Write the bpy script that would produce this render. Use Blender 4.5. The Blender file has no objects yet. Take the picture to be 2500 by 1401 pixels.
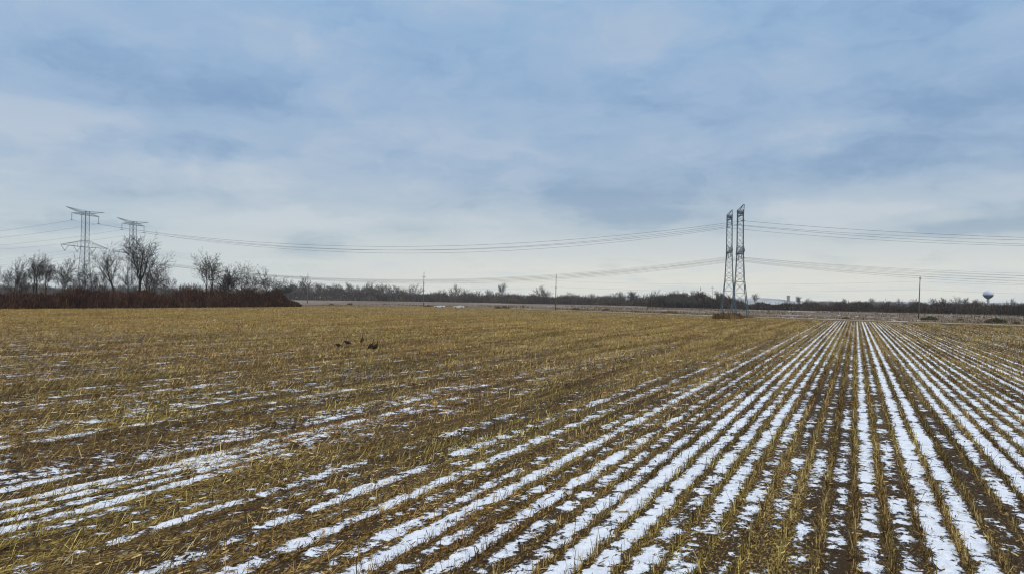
import bpy, math, random
import numpy as np
from mathutils import Vector, Matrix

sc = bpy.context.scene
COL = sc.collection
R = math.radians
FPX, CX, HC, ROLL, EYE = 1785.0, 1250.0, 729.0, 0.88, 5.8

# ------------------------------------------------------------------ helpers
def hor(px): return HC + math.tan(R(ROLL)) * (px - CX)
def X(px, z): return (px - CX) / FPX * z                 # sideways metres at depth z
def Hh(px, py, z): return EYE + (hor(px) - py) / FPX * z  # height of an image row at depth z

def tag(o, label=None, cat=None, group=None, kind=None):
    if label: o['label'] = label
    if cat: o['category'] = cat
    if group: o['group'] = group
    if kind: o['kind'] = kind
    return o

def empty(name, loc, label, cat, group=None, rz=0.0):
    o = bpy.data.objects.new(name, None)
    o.empty_display_size = 0.3
    COL.objects.link(o)
    o.location = loc
    o.rotation_euler = (0, 0, rz)
    return tag(o, label, cat, group)

def link(name, me, parent=None):
    o = bpy.data.objects.new(name, me)
    COL.objects.link(o)
    if parent is not None: o.parent = parent
    return o

def np_mesh(name, verts, faces, mat, attrs=None, smooth=False):
    """verts (n,3), faces (m,k) with constant k"""
    verts = np.asarray(verts, np.float32); faces = np.asarray(faces, np.int32)
    me = bpy.data.meshes.new(name)
    n, (m, k) = len(verts), faces.shape
    me.vertices.add(n); me.vertices.foreach_set('co', verts.ravel())
    me.loops.add(m * k); me.loops.foreach_set('vertex_index', faces.ravel())
    me.polygons.add(m)
    me.polygons.foreach_set('loop_start', np.arange(0, m * k, k, dtype=np.int32))
    if smooth: me.polygons.foreach_set('use_smooth', np.ones(m, bool))
    me.update(calc_edges=True)
    for nm, arr in (attrs or {}).items():
        a = me.attributes.new(nm, 'FLOAT', 'POINT')
        a.data.foreach_set('value', np.asarray(arr, np.float32))
    if mat: me.materials.append(mat)
    return me

class MB:
    def __init__(s): s.v = []; s.f = []
    def add(s, vs, fs):
        b = len(s.v); s.v += [tuple(p) for p in vs]; s.f += [tuple(i + b for i in f) for f in fs]
    def bar(s, a, b, w, w2=None, n=4):
        a = Vector(a); b = Vector(b); d = b - a
        if d.length < 1e-6: return
        d.normalize()
        up = Vector((0, 0, 1)) if abs(d.z) < 0.9 else Vector((1, 0, 0))
        x = d.cross(up).normalized(); y = d.cross(x)
        w2 = w if w2 is None else w2
        vs = []
        for p, r in ((a, w / 2), (b, w2 / 2)):
            for i in range(n):
                t = 2 * math.pi * (i + .5) / n
                vs.append(p + x * (r * math.cos(t) * (1.414 if n == 4 else 1)) + y * (r * math.sin(t) * (1.414 if n == 4 else 1)))
        fs = [(i, (i + 1) % n, n + (i + 1) % n, n + i) for i in range(n)]
        fs += [tuple(range(n - 1, -1, -1)), tuple(range(n, 2 * n))]
        s.add(vs, fs)
    def box(s, lo, hi):
        x0, y0, z0 = lo; x1, y1, z1 = hi
        s.add([(x0,y0,z0),(x1,y0,z0),(x1,y1,z0),(x0,y1,z0),(x0,y0,z1),(x1,y0,z1),(x1,y1,z1),(x0,y1,z1)],
              [(0,3,2,1),(4,5,6,7),(0,1,5,4),(1,2,6,5),(2,3,7,6),(3,0,4,7)])
    def tube(s, pts, rad, n=6, sx=1.0):
        """loft rings along a polyline; rad = list of radii (or (rx, ry))"""
        pts = [Vector(p) for p in pts]; b = len(s.v)
        for i, p in enumerate(pts):
            d = (pts[min(i + 1, len(pts) - 1)] - pts[max(i - 1, 0)])
            d.normalize()
            up = Vector((0, 1, 0)) if abs(d.y) < 0.9 else Vector((1, 0, 0))
            x = d.cross(up).normalized(); y = d.cross(x)
            r = rad[i]; rx, ry = r if isinstance(r, tuple) else (r, r)
            for k in range(n):
                t = 2 * math.pi * k / n
                s.v.append(tuple(p + x * (rx * math.cos(t)) + y * (ry * math.sin(t))))
        m = len(pts)
        for i in range(m - 1):
            for k in range(n):
                k2 = (k + 1) % n
                s.f.append((b + i*n + k, b + i*n + k2, b + (i+1)*n + k2, b + (i+1)*n + k))
        s.f.append(tuple(b + k for k in range(n - 1, -1, -1)))
        s.f.append(tuple(b + (m-1)*n + k for k in range(n)))
    def lathe(s, prof, n=24, c=(0, 0)):
        b = len(s.v); m = len(prof)
        for (r, z) in prof:
            for k in range(n):
                t = 2*math.pi*k/n
                s.v.append((c[0] + r*math.cos(t), c[1] + r*math.sin(t), z))
        for i in range(m - 1):
            for k in range(n):
                k2 = (k+1) % n
                s.f.append((b+i*n+k, b+i*n+k2, b+(i+1)*n+k2, b+(i+1)*n+k))
        s.f.append(tuple(b+k for k in range(n-1, -1, -1))); s.f.append(tuple(b+(m-1)*n+k for k in range(n)))
    def prism(s, prof, y0, y1, y0t=None, y1t=None, ztop=None):
        """side profile (x,z) extruded in y"""
        n = len(prof)
        vs = [(x, y0, z) for x, z in prof] + [(x, y1, z) for x, z in prof]
        fs = [tuple(range(n)), tuple(range(2*n-1, n-1, -1))]
        fs += [(i, n+i, n+(i+1) % n, (i+1) % n) for i in range(n)]
        s.add(vs, fs)
    def mesh(s, name, mat, smooth=False):
        me = bpy.data.meshes.new(name)
        me.from_pydata(s.v, [], s.f); me.update()
        if smooth:
            for p in me.polygons: p.use_smooth = True
        me.materials.append(mat)
        return me
    def build(s, name, mat, parent=None, smooth=False):
        return link(name, s.mesh(name, mat, smooth), parent)

# value noise for numpy placement decisions
def vnoise(x, y, seed=0):
    x = np.asarray(x, float); y = np.asarray(y, float)
    xi = np.floor(x).astype(np.int64); yi = np.floor(y).astype(np.int64)
    fx = x - xi; fy = y - yi
    fx = fx*fx*(3-2*fx); fy = fy*fy*(3-2*fy)
    def h(a, b):
        n = (a * 374761393 + b * 668265263 + seed * 974711) & 0xffffffff
        n = ((n ^ (n >> 13)) * 1274126177) & 0xffffffff
        return ((n ^ (n >> 16)) & 0xffff) / 65535.0
    return (h(xi,yi)*(1-fx)+h(xi+1,yi)*fx)*(1-fy) + (h(xi,yi+1)*(1-fx)+h(xi+1,yi+1)*fx)*fy
def fbm(x, y, seed=0, o=3):
    s = 0; a = .5; t = 0
    for i in range(o):
        s = s + a*vnoise(x*2**i, y*2**i, seed+i*17); t += a; a *= .5
    return s/t
def sstep(a, b, x):
    t = np.clip((np.asarray(x, float)-a)/(b-a), 0, 1); return t*t*(3-2*t)

# ------------------------------------------------------------------ materials
ROW = 0.762
AZ = R(25.2)
UX, UY = math.cos(AZ), -math.sin(AZ)      # across the rows (to the right)
VX, VY = math.sin(AZ), math.cos(AZ)       # along the rows
class NT:
    def __init__(s, nt): s.nt = nt; s.x = 0
    def n(s, typ, **kw):
        nd = s.nt.nodes.new(typ); s.x += 40; nd.location = (s.x, 0)
        for k, v in kw.items(): setattr(nd, k, v)
        return nd
    def put(s, sock, v):
        if isinstance(v, bpy.types.NodeSocket): s.nt.links.new(v, sock)
        elif v is not None:
            if hasattr(sock, 'default_value') and sock.type == 'RGBA' and len(v) == 3: v = (*v, 1)
            sock.default_value = v
    def m(s, op, a, b=None, c=None, clamp=False):
        nd = s.n('ShaderNodeMath', operation=op, use_clamp=clamp)
        s.put(nd.inputs[0], a)
        if b is not None: s.put(nd.inputs[1], b)
        if c is not None: s.put(nd.inputs[2], c)
        return nd.outputs[0]
    def step(s, v, a, b, c=0.0, d=1.0, lin=False):
        nd = s.n('ShaderNodeMapRange', interpolation_type='LINEAR' if lin else 'SMOOTHSTEP')
        for i, q in enumerate((v, a, b, c, d)): s.put(nd.inputs[i], q)
        return nd.outputs[0]
    def mix(s, f, a, b, mode='MIX'):
        nd = s.n('ShaderNodeMix', data_type='RGBA', blend_type=mode)
        s.put(nd.inputs[0], f); s.put(nd.inputs[6], a); s.put(nd.inputs[7], b)
        return nd.outputs[2]
    def noise(s, vec, scale, detail=2.0, rough=.5, dist=0.0):
        nd = s.n('ShaderNodeTexNoise'); s.put(nd.inputs['Vector'], vec)
        s.put(nd.inputs['Scale'], scale); s.put(nd.inputs['Detail'], detail)
        s.put(nd.inputs['Roughness'], rough); s.put(nd.inputs['Distortion'], dist)
        return nd.outputs['Fac']
    def comb(s, x, y, z=0.0):
        nd = s.n('ShaderNodeCombineXYZ')
        s.put(nd.inputs[0], x); s.put(nd.inputs[1], y); s.put(nd.inputs[2], z); return nd.outputs[0]
    def sep(s, v):
        nd = s.n('ShaderNodeSeparateXYZ'); s.put(nd.inputs[0], v); return nd.outputs
    def dot(s, a, b):
        nd = s.n('ShaderNodeVectorMath', operation='DOT_PRODUCT'); s.put(nd.inputs[0], a); s.put(nd.inputs[1], b)
        return nd.outputs['Value']
    def attr(s, name):
        return s.n('ShaderNodeAttribute', attribute_name=name).outputs['Fac']

def newmat(name):
    m = bpy.data.materials.new(name); m.use_nodes = True
    t = NT(m.node_tree); b = m.node_tree.nodes['Principled BSDF']
    b.inputs['Specular IOR Level'].default_value = 0.15
    return m, t, b

def simple(name, c1, c2=None, scale=3.0, rough=.8, metal=0.0, spec=.3, stretch=None):
    m, t, b = newmat(name)
    b.inputs['Roughness'].default_value = rough; b.inputs['Metallic'].default_value = metal
    b.inputs['Specular IOR Level'].default_value = spec
    c2 = c2 or tuple(x*.75 for x in c1)
    tc = t.n('ShaderNodeTexCoord').outputs['Object']
    if stretch:
        mp = t.n('ShaderNodeMapping'); mp.inputs['Scale'].default_value = stretch
        t.put(mp.inputs[0], tc); tc = mp.outputs[0]
    f = t.step(t.noise(tc, scale, 4, .6), .35, .65)
    t.put(b.inputs['Base Color'], t.mix(f, c1, c2))
    return m

def tinted(name, stops, rough=.85, spec=.1, pscale=.25, pamt=.45, olive=None):
    """colour from a per-piece random attribute 'tint' plus slow drift over the ground"""
    m, t, b = newmat(name)
    b.inputs['Roughness'].default_value = rough; b.inputs['Specular IOR Level'].default_value = spec
    pos = t.n('ShaderNodeNewGeometry').outputs['Position']
    f = t.m('ADD', t.attr('tint'), t.m('MULTIPLY', t.m('SUBTRACT', t.noise(pos, pscale, 3, .6), .5), pamt*2), clamp=True)
    cr = t.n('ShaderNodeValToRGB'); t.put(cr.inputs[0], f)
    el = cr.color_ramp.elements
    while len(el) < len(stops): el.new(0.5)
    for e, (p, c) in zip(el, stops): e.position = p; e.color = (*c, 1)
    c = cr.outputs[0]
    if olive:
        u = t.dot(pos, (UX, UY, 0)); v = t.dot(pos, (VX, VY, 0))
        band = t.noise(t.comb(t.m('MULTIPLY', u, .45), t.m('MULTIPLY', v, .022)), 1.0, 4, .65)
        c = t.mix(t.step(band, .40, .56, .8, 0.0), c, (.42, .36, .30), 'MULTIPLY')
        hue = t.noise(t.comb(t.m('MULTIPLY', u, .16), t.m('MULTIPLY', v, .05), 4.0), 1.0, 3, .6)
        c = t.mix(t.step(hue, .50, .62), c, olive, 'MULTIPLY')
        c = t.mix(t.step(hue, .46, .36), c, (.92, .79, .70), 'MULTIPLY')
    t.put(b.inputs['Base Color'], c)
    return m


def field_material():
    m, t, b = newmat('stubble_field_soil')
    b.inputs['Roughness'].default_value = .9
    pos = t.n('ShaderNodeNewGeometry').outputs['Position']
    u = t.dot(pos, (UX, UY, 0)); v = t.dot(pos, (VX, VY, 0))
    wob = t.m('MULTIPLY', t.m('SUBTRACT', t.noise(t.comb(t.m('MULTIPLY', u, .3), t.m('MULTIPLY', v, .35)), 1.0, 2), .5), .35)
    q = t.m('ADD', t.m('DIVIDE', u, ROW), wob)
    k = t.m('FLOOR', q)
    e = t.m('ABSOLUTE', t.m('MULTIPLY', t.m('SUBTRACT', t.m('FRACT', q), .5), 2.0))   # 0 mid furrow, 1 on the row
    wn = t.n('ShaderNodeTexWhiteNoise', noise_dimensions='1D'); t.put(wn.inputs['W'], k)
    W = wn.outputs['Value']
    n1 = t.noise(t.comb(t.m('MULTIPLY', u, 4.6), t.m('MULTIPLY', v, 3.4)), 1.0, 7, .75, .4)
    n2 = t.noise(t.comb(t.m('MULTIPLY', u, .42), t.m('MULTIPLY', v, .24)), 1.0, 4, .6)
    n3 = t.noise(t.comb(t.m('ADD', t.m('MULTIPLY', k, 7.31), 0), t.m('MULTIPLY', v, .95)), 1.0, 4, .65)
    n4 = t.noise(t.comb(t.m('MULTIPLY', u, 1.5), t.m('MULTIPLY', v, 1.05), 7.7), 1.0, 4, .62)
    S = t.attr('snow_cover')
    val = t.m('ADD', S, t.m('MULTIPLY', t.m('SUBTRACT', n1, .5), t.step(S, .15, .6, 2.8, 2.3)))
    val = t.m('ADD', val, t.m('MULTIPLY', t.m('SUBTRACT', n4, .5), t.step(S, .2, .65, 1.9, 1.3)))
    val = t.m('ADD', val, t.m('MULTIPLY', t.m('SUBTRACT', n2, .5), 1.2))
    val = t.m('ADD', val, t.m('MULTIPLY', t.m('SUBTRACT', n3, .5), 1.5))
    val = t.m('ADD', val, t.m('MULTIPLY', t.m('SUBTRACT', W, .5), t.step(S, .1, .5, .65, .55)))
    val = t.m('SUBTRACT', val, t.m('MULTIPLY', t.m('MULTIPLY', t.m('POWER', e, t.step(v, 18.0, 75.0, 2.3, 1.4)), t.step(v, 18.0, 75.0, .85, 1.0)), t.step(S, .22, .58, .16, 1.0)))
    snow = t.step(val, .37, .53)
    # trodden straw and soil
    st = t.noise(t.comb(t.m('MULTIPLY', u, 16.0), t.m('MULTIPLY', v, 6.0)), 1.0, 4, .7, .6)
    fine = t.noise(pos, 30.0, 3, .6)
    big = t.noise(pos, .06, 3, .55)
    band = t.noise(t.comb(t.m('MULTIPLY', u, .5), t.m('MULTIPLY', v, .03)), 1.0, 3, .6)
    band0 = t.noise(t.comb(t.m('MULTIPLY', u, .45), t.m('MULTIPLY', v, .022)), 1.0, 4, .65)
    soil = t.mix(fine, (.011, .006, .0025), (.046, .026, .0095))
    straw = t.mix(t.step(st, .30, .74), (.026, .014, .005), (.40, .28, .088))  # shadow between the stalks is painted into the dark end
    straw = t.mix(t.step(big, .46, .62), straw, t.mix(1.0, straw, (.88, .93, .68), 'MULTIPLY'))
    straw = t.mix(t.step(band0, .40, .56, .75, 0.0), straw, t.mix(1.0, straw, (.42, .36, .30), 'MULTIPLY'))
    dens = t.m('ADD', t.m('SUBTRACT', t.attr('straw_cover'), .04), t.m('MULTIPLY', t.m('SUBTRACT', band, .5), .9))
    dens = t.m('ADD', dens, t.m('MULTIPLY', t.m('SUBTRACT', st, .5), 1.8))
    dens = t.m('ADD', dens, t.m('MULTIPLY', t.m('POWER', e, 2.0), .20))
    ground = t.mix(t.step(dens, .35, .75), soil, straw)
    sn = t.mix(t.step(t.noise(pos, 3.0, 5, .7), .3, .7), (.50, .555, .655), (.68, .73, .815))
    sn = t.mix(t.step(t.noise(pos, 26.0, 3, .6), .60, .72), sn, (.30, .27, .22))
    t.put(b.inputs['Base Color'], t.mix(snow, ground, sn))
    bump = t.n('ShaderNodeBump'); bump.inputs['Strength'].default_value = .8; bump.inputs['Distance'].default_value = .05
    hgt = t.m('ADD', t.m('MULTIPLY', snow, .8), t.m('ADD', t.m('MULTIPLY', st, .8), t.m('MULTIPLY', fine, .3)))
    t.put(bump.inputs['Height'], hgt); t.put(b.inputs['Normal'], bump.outputs[0])
    return m

def far_ground_material():
    m, t, b = newmat('winter_farmland')
    b.inputs['Roughness'].default_value = .95
    pos = t.n('ShaderNodeNewGeometry').outputs['Position']
    u = t.dot(pos, (UX, UY, 0)); v = t.dot(pos, (VX, VY, 0))
    a = t.noise(t.comb(t.m('MULTIPLY', u, .012), t.m('MULTIPLY', v, .012)), 1.0, 3, .55)
    rows = t.noise(t.comb(t.m('MULTIPLY', u, .55), t.m('MULTIPLY', v, .02)), 1.0, 3, .6)
    f = t.noise(pos, .35, 4, .65)
    base = t.mix(t.step(a, .42, .58), (.135, .090, .070), (.125, .092, .046))
    base = t.mix(t.step(f, .35, .7), base, (.060, .042, .030))
    sn = t.m('ADD', t.m('ADD', rows, t.m('MULTIPLY', t.m('SUBTRACT', f, .5), .8)), t.m('MULTIPLY', t.m('SUBTRACT', a, .5), .7))
    base = t.mix(t.m('MULTIPLY', t.step(sn, .575, .68), .5), base, (.66, .66, .70))
    t.put(b.inputs['Base Color'], base)
    return m

def strip_material(name, c1, c2, snowamt=.3, scale=.6):
    m, t, b = newmat(name); b.inputs['Roughness'].default_value = .9
    pos = t.n('ShaderNodeNewGeometry').outputs['Position']
    f = t.noise(pos, scale, 4, .65); g = t.noise(pos, scale*.25, 3, .6)
    base = t.mix(t.step(f, .35, .65), c1, c2)
    base = t.mix(t.m('MULTIPLY', t.step(g, .62-snowamt*.4, .72-snowamt*.4), .8), base, (.68, .69, .73))
    t.put(b.inputs['Base Color'], base); return m

M = {}
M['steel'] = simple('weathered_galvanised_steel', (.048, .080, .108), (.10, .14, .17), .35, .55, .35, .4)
M['steel_hazed'] = simple('haze_lightened_steel', (.13, .175, .205), (.19, .235, .265), .35, .5, .35, .4)  # same steel for the left pylons, distance haze painted into its colour
M['insul'] = simple('glazed_insulator', (.07, .085, .095), (.05, .06, .07), 4, .3)
M['wire'] = simple('aluminium_wire', (.14, .15, .17), (.11, .12, .14), 2, .5, .3)
M['pole'] = simple('weathered_pole_wood', (.17, .15, .13), (.11, .10, .085), 1.5, .9, stretch=(3, 3, .3))
M['bark'] = simple('dark_wet_bark', (.018, .016, .017), (.036, .031, .030), 2.0, .95, spec=.1)
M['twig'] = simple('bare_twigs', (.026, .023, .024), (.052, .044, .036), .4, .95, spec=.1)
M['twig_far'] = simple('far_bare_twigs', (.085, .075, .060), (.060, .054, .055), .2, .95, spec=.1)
M['white_paint'] = simple('white_car_paint', (.78, .78, .77), (.72, .72, .70), 2, .3, spec=.5)
M['glass'] = simple('dark_car_glass', (.02, .024, .028), (.03, .034, .04), 1, .1, spec=.5)
M['tyre'] = simple('black_tyre_rubber', (.016, .016, .016), (.024, .023, .022), 8, .9)
M['rim'] = simple('grey_wheel_metal', (.35, .35, .36), (.28, .28, .29), 5, .4, .7)
M['chrome'] = simple('grey_bumper', (.30, .30, .31), (.22, .22, .23), 5, .4, .6)
M['lamp'] = simple('clear_headlight', (.62, .63, .62), (.52, .53, .54), 5, .15)
M['red_lamp'] = simple('red_tail_lamp', (.30, .02, .015), (.25, .02, .015), 5, .25)
M['feather'] = simple('dark_turkey_feathers', (.019, .012, .008), (.045, .029, .017), 14, .8, spec=.08)
M['wing'] = simple('barred_wing_feathers', (.012, .008, .005), (.045, .033, .022), 22, .8, spec=.08, stretch=(4, 1, 1))
M['tanfeather'] = simple('olive_brown_feathers', (.055, .044, .018), (.030, .022, .010), 10, .75)
M['birdskin'] = simple('grey_red_bird_skin', (.16, .075, .07), (.14, .10, .11), 10, .6)
M['birdleg'] = simple('bird_leg_skin', (.16, .085, .06), (.12, .06, .05), 10, .6)
M['beak'] = simple('horn_beak', (.25, .20, .12), (.2, .16, .1), 10, .5)
M['tank_white'] = simple('pale_tank_paint', (.46, .54, .63), (.40, .48, .57), .3, .5)
M['tank_navy'] = simple('navy_tank_paint', (.010, .018, .060), (.014, .022, .07), .3, .5)
M['tank_stem'] = simple('greyish_column_paint', (.30, .30, .36), (.26, .26, .32), .2, .6)
M['concrete'] = simple('grey_concrete', (.22, .23, .23), (.17, .18, .18), .3, .8)
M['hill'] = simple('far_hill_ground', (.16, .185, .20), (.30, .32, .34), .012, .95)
M['field'] = field_material()
M['land'] = far_ground_material()
M['lane'] = strip_material('trodden_lane', (.34, .265, .16), (.22, .165, .09), .15)
M['verge'] = strip_material('dry_grass_verge', (.17, .14, .06), (.10, .075, .035), -.05)
M['road'] = strip_material('gravel_road', (.21, .175, .16), (.15, .12, .11), .18)
M['stubble'] = tinted('cut_corn_stalks', [(0, (.030, .017, .006)), (.35, (.120, .076, .023)), (.62, (.335, .228, .074)), (1, (.70, .56, .265))], olive=(.90, .96, .74))
M['straw'] = tinted('loose_corn_leaves', [(0, (.020, .011, .004)), (.4, (.075, .045, .015)), (.7, (.30, .204, .068)), (1, (.70, .565, .29))], olive=(.90, .96, .74))
M['hedge'] = tinted('dark_red_brown_brush', [(0, (.010, .005, .004)), (.4, (.044, .018, .012)), (.75, (.085, .037, .022)), (1, (.15, .10, .05))], pscale=.11, pamt=.7)
M['woods'] = tinted('far_woods_twigs', [(0, (.028, .019, .022)), (.4, (.060, .036, .027)), (.75, (.105, .068, .042)), (1, (.16, .12, .07))], pscale=.022, pamt=.9)
M['grass'] = tinted('dry_verge_grass', [(0, (.06, .042, .018)), (.4, (.13, .10, .04)), (.8, (.22, .175, .08)), (1, (.32, .26, .13))], pscale=.05)
M['shrub'] = tinted('rusty_dry_shrub', [(0, (.05, .026, .012)), (.4, (.16, .098, .042)), (.8, (.28, .185, .085)), (1, (.34, .23, .11))], pscale=.3)
M['shrub_green'] = tinted('olive_shrub', [(0, (.020, .018, .008)), (.4, (.045, .042, .016)), (.8, (.085, .078, .030)), (1, (.12, .11, .05))], pscale=.3)

# ------------------------------------------------------------------ camera, light, sky
cam_d = bpy.data.cameras.new('camera'); cam = bpy.data.objects.new('camera', cam_d); COL.objects.link(cam)
cam_d.sensor_width = 36.0; cam_d.lens = 36.0 * FPX / 2500.0
cam_d.clip_start = .1; cam_d.clip_end = 20000
pitch = math.atan((HC - 700.5) / FPX)
cam.matrix_world = Matrix.Translation((0, 0, EYE)) @ Matrix.Rotation(R(90) + pitch, 4, 'X') @ Matrix.Rotation(R(ROLL), 4, 'Z')
sc.camera = cam

SUN_AZ, SUN_EL = R(120), R(38)      # compass angle from +Y towards +X
sd = bpy.data.lights.new('sun', 'SUN'); sd.energy = 1.5; sd.angle = R(14); sd.color = (1.0, .90, .74)
so = bpy.data.objects.new('sun', sd); COL.objects.link(so)
dirv = Vector((math.sin(SUN_AZ)*math.cos(SUN_EL), math.cos(SUN_AZ)*math.cos(SUN_EL), math.sin(SUN_EL)))
so.rotation_euler = dirv.to_track_quat('Z', 'Y').to_euler()
so.location = (0, 0, 200)

w = bpy.data.worlds.new('World'); sc.world = w; w.use_nodes = True
t = NT(w.node_tree)
bg = w.node_tree.nodes['Background']; bg.inputs['Strength'].default_value = 0.1
sky = t.n('ShaderNodeTexSky', sky_type='NISHITA'); sky.sun_disc = False
sky.sun_elevation = SUN_EL; sky.sun_rotation = SUN_AZ
d = t.n('ShaderNodeTexCoord').outputs['Generated']
dx, dy, dz = t.sep(d)
el = t.m('ARCSINE', dz)
az = t.m('ARCTAN2', dx, dy)
# overcast deck: a high flat layer seen in perspective
inv = t.m('DIVIDE', 1.0, t.m('ADD', t.m('MAXIMUM', dz, 0.0), .07))
pl = t.comb(t.m('MULTIPLY', dx, inv), t.m('MULTIPLY', dy, inv), 3.7)
n_a = t.noise(pl, .62, 5, .50, .15)
mp = t.n('ShaderNodeMapping'); mp.inputs['Location'].default_value = (5.3, 2.1, 0); mp.inputs['Rotation'].default_value = (0, 0, .35); mp.inputs['Scale'].default_value = (1.0, 1.1, 1)
t.put(mp.inputs[0], pl)
n_b = t.noise(mp.outputs[0], .9, 6, .55, .3)
cr = t.n('ShaderNodeValToRGB'); t.put(cr.inputs[0], t.step(el, 0.0, R(90), lin=True))
els = cr.color_ramp.elements
SKY = [(0.0, (.71, .69, .60)), (.028, (.63, .64, .60)), (.060, (.435, .505, .56)), (.11, (.315, .42, .56)), (.18, (.275, .40, .575)), (.27, (.275, .42, .61)), (.50, (1.0, 1.05, 1.12)), (1.0, (1.65, 1.62, 1.55))]
while len(els) < len(SKY): els.new(.5)
for e_, (p, c) in zip(els, SKY): e_.position = p; e_.color = (*c, 1)
base = cr.outputs[0]
# the left horizon is bluer than the right one
leftf = t.m('MULTIPLY', t.step(az, R(5), R(-32)), t.step(el, R(9), R(0)))
base = t.mix(t.m('MULTIPLY', leftf, .55), base, (.40, .50, .58))
# cloud masses of the deck by compass bearing and elevation, their edges broken up by noise
CLOUDS = [(130,285,300,52,.75),(260,165,420,75,-.65),(300,362,300,26,-.55),(900,235,240,100,.50),(560,372,260,34,-.40),(560,440,230,30,.65),
 (690,530,330,25,1.0),(400,492,220,26,-.40),(1090,512,170,22,-.45),(760,585,240,22,-.30),(1500,110,260,110,.65),(1760,215,300,60,-.45),(1150,330,260,50,.35),
 (2080,402,380,48,-.80),(2350,240,280,100,-.70),(2030,508,330,20,.75),(2330,562,260,22,-.60),(1560,525,170,22,-.55),(1280,440,240,34,.30),(2330,95,220,50,.30),
 (1900,330,200,30,.40),(1150,600,260,16,.35),(60,560,240,25,-.35),(560,60,260,50,.25)]
wa = t.m('MULTIPLY', t.m('SUBTRACT', t.noise(t.comb(t.m('MULTIPLY', az, 6.0), t.m('MULTIPLY', el, 14.0), 1.3), 1.0, 4, .6), .5), .30)
we = t.m('MULTIPLY', t.m('SUBTRACT', t.noise(t.comb(t.m('MULTIPLY', az, 6.0), t.m('MULTIPLY', el, 14.0), 8.1), 1.0, 5, .62), .5), .11)
azw = t.m('ADD', az, wa); elw = t.m('ADD', el, t.m('MULTIPLY', we, t.step(el, 0.0, R(12))))
n_c = t.noise(t.comb(t.m('MULTIPLY', t.m('ADD', az, t.m('MULTIPLY', wa, .7)), 7.0), t.m('MULTIPLY', t.m('ADD', el, t.m('MULTIPLY', we, .9)), 15.0), 5.5), 1.0, 7, .56, .25)
tot = t.m('MULTIPLY', t.m('SUBTRACT', n_a, .5), 2.6)
tot = t.m('ADD', tot, t.m('MULTIPLY', t.m('SUBTRACT', n_c, .5), 3.0))
tot = t.m('ADD', tot, t.m('MULTIPLY', t.m('SUBTRACT', .5, n_b), 1.8))
for px, py, rx, ry, amp in CLOUDS:
    a0 = math.atan((px-CX)/FPX); ca = math.cos(a0); e0 = math.atan((hor(px)-py)/FPX*ca)
    p = t.m('POWER', t.m('DIVIDE', t.m('SUBTRACT', azw, a0), rx/FPX*ca*ca), 2.0)
    q = t.m('POWER', t.m('DIVIDE', t.m('SUBTRACT', elw, e0), ry/FPX*ca), 2.0)
    tot = t.m('ADD', tot, t.m('MULTIPLY', t.m('EXPONENT', t.m('MULTIPLY', t.m('ADD', p, q), -1.0)), amp))
c2 = t.mix(t.m('MULTIPLY', t.step(tot, -.2, 1.1), .80), base, t.mix(t.step(el, R(4), R(15)), (.53, .575, .61), (.395, .48, .60)))
c2 = t.mix(t.m('MULTIPLY', t.m('MULTIPLY', t.step(tot, .1, -1.0), .95), t.step(el, R(.8), R(4))), c2, t.mix(1.0, base, (.70, .78, .87), 'MULTIPLY'))
up = t.step(el, R(26), R(48))
c2 = t.mix(up, c2, base)
c2 = t.mix(1.0, c2, (10, 10, 10), 'MULTIPLY')
fin = t.mix(.96, sky.outputs[0], c2)
t.put(bg.inputs['Color'], fin)
vs = sc.view_settings
vs.view_transform = 'Standard'; vs.look = 'None'; vs.exposure = 0.18; vs.gamma = 1.0

# ------------------------------------------------------------------ ground
def in_poly(x, y, poly):
    inside = np.zeros(x.shape, bool); n = len(poly)
    for i in range(n):
        x0, y0 = poly[i]; x1, y1 = poly[(i+1) % n]
        if y0 == y1: continue
        c = ((y0 > y) != (y1 > y)) & (x < (x1-x0)*(y-y0)/(y1-y0)+x0)
        inside ^= c
    return inside

FIELD = [(-255, -60), (-165, 235), (-116, 372), (-108, 398), (-60, 440), (-8, 426), (66, 305), (108, 257), (148, 211), (250, 95), (300, -60)]

def uv_of(x, y): return x*UX + y*UY, x*VX + y*VY
def snow_cover(x, y):
    u, v = uv_of(x, y)
    s = .050 + .575*sstep(-17, -3.0, u) - .07*sstep(45, 120, v) - .07*sstep(-9, -16, u)*sstep(28, 50, v) - .12*sstep(14, 30, u) - .12*sstep(60, 150, v)*sstep(-2, -14, u)
    s = s + .10*sstep(60, 25, v)*sstep(-2, -12, u)
    def blob(px, py, rx, ry, a):
        z = 10353/(py-hor(px)); xx = X(px, z)
        return a*np.exp(-((x-xx)/rx)**2-((y-z)/ry)**2)
    s = s + blob(250, 1205, 4.8, 2.5, .52) + blob(20, 1290, 2.6, 1.6, .42) + blob(640, 1110, 4.5, 2.2, .16) + blob(1150, 1290, 5.0, 3.5, .12) - blob(350, 985, 16, 9, .08) + blob(720, 1230, 7, 4.0, .15) + blob(1050, 1120, 6, 4, .10) + blob(700, 1060, 6, 3.0, .10) + blob(1150, 1000, 6, 4, .10)
    s = s + blob(1500, 1150, 4.0, 3.0, .12) - blob(1740, 1310, 1.3, 1.6, .6) - blob(2110, 1330, .75, 1.1, .55) - blob(2470, 1370, 1.0, 1.2, .5) - blob(2300, 1300, .6, .8, .35)
    s = s - blob(1950, 960, 2.2, 5, .25) - blob(2250, 1190, .9, 1.6, .3)
    return s
def straw_cover(x, y):
    u, v = uv_of(x, y)
    return .36 + .27*sstep(40, 120, v) + .05*sstep(-4, -20, u)

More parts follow.
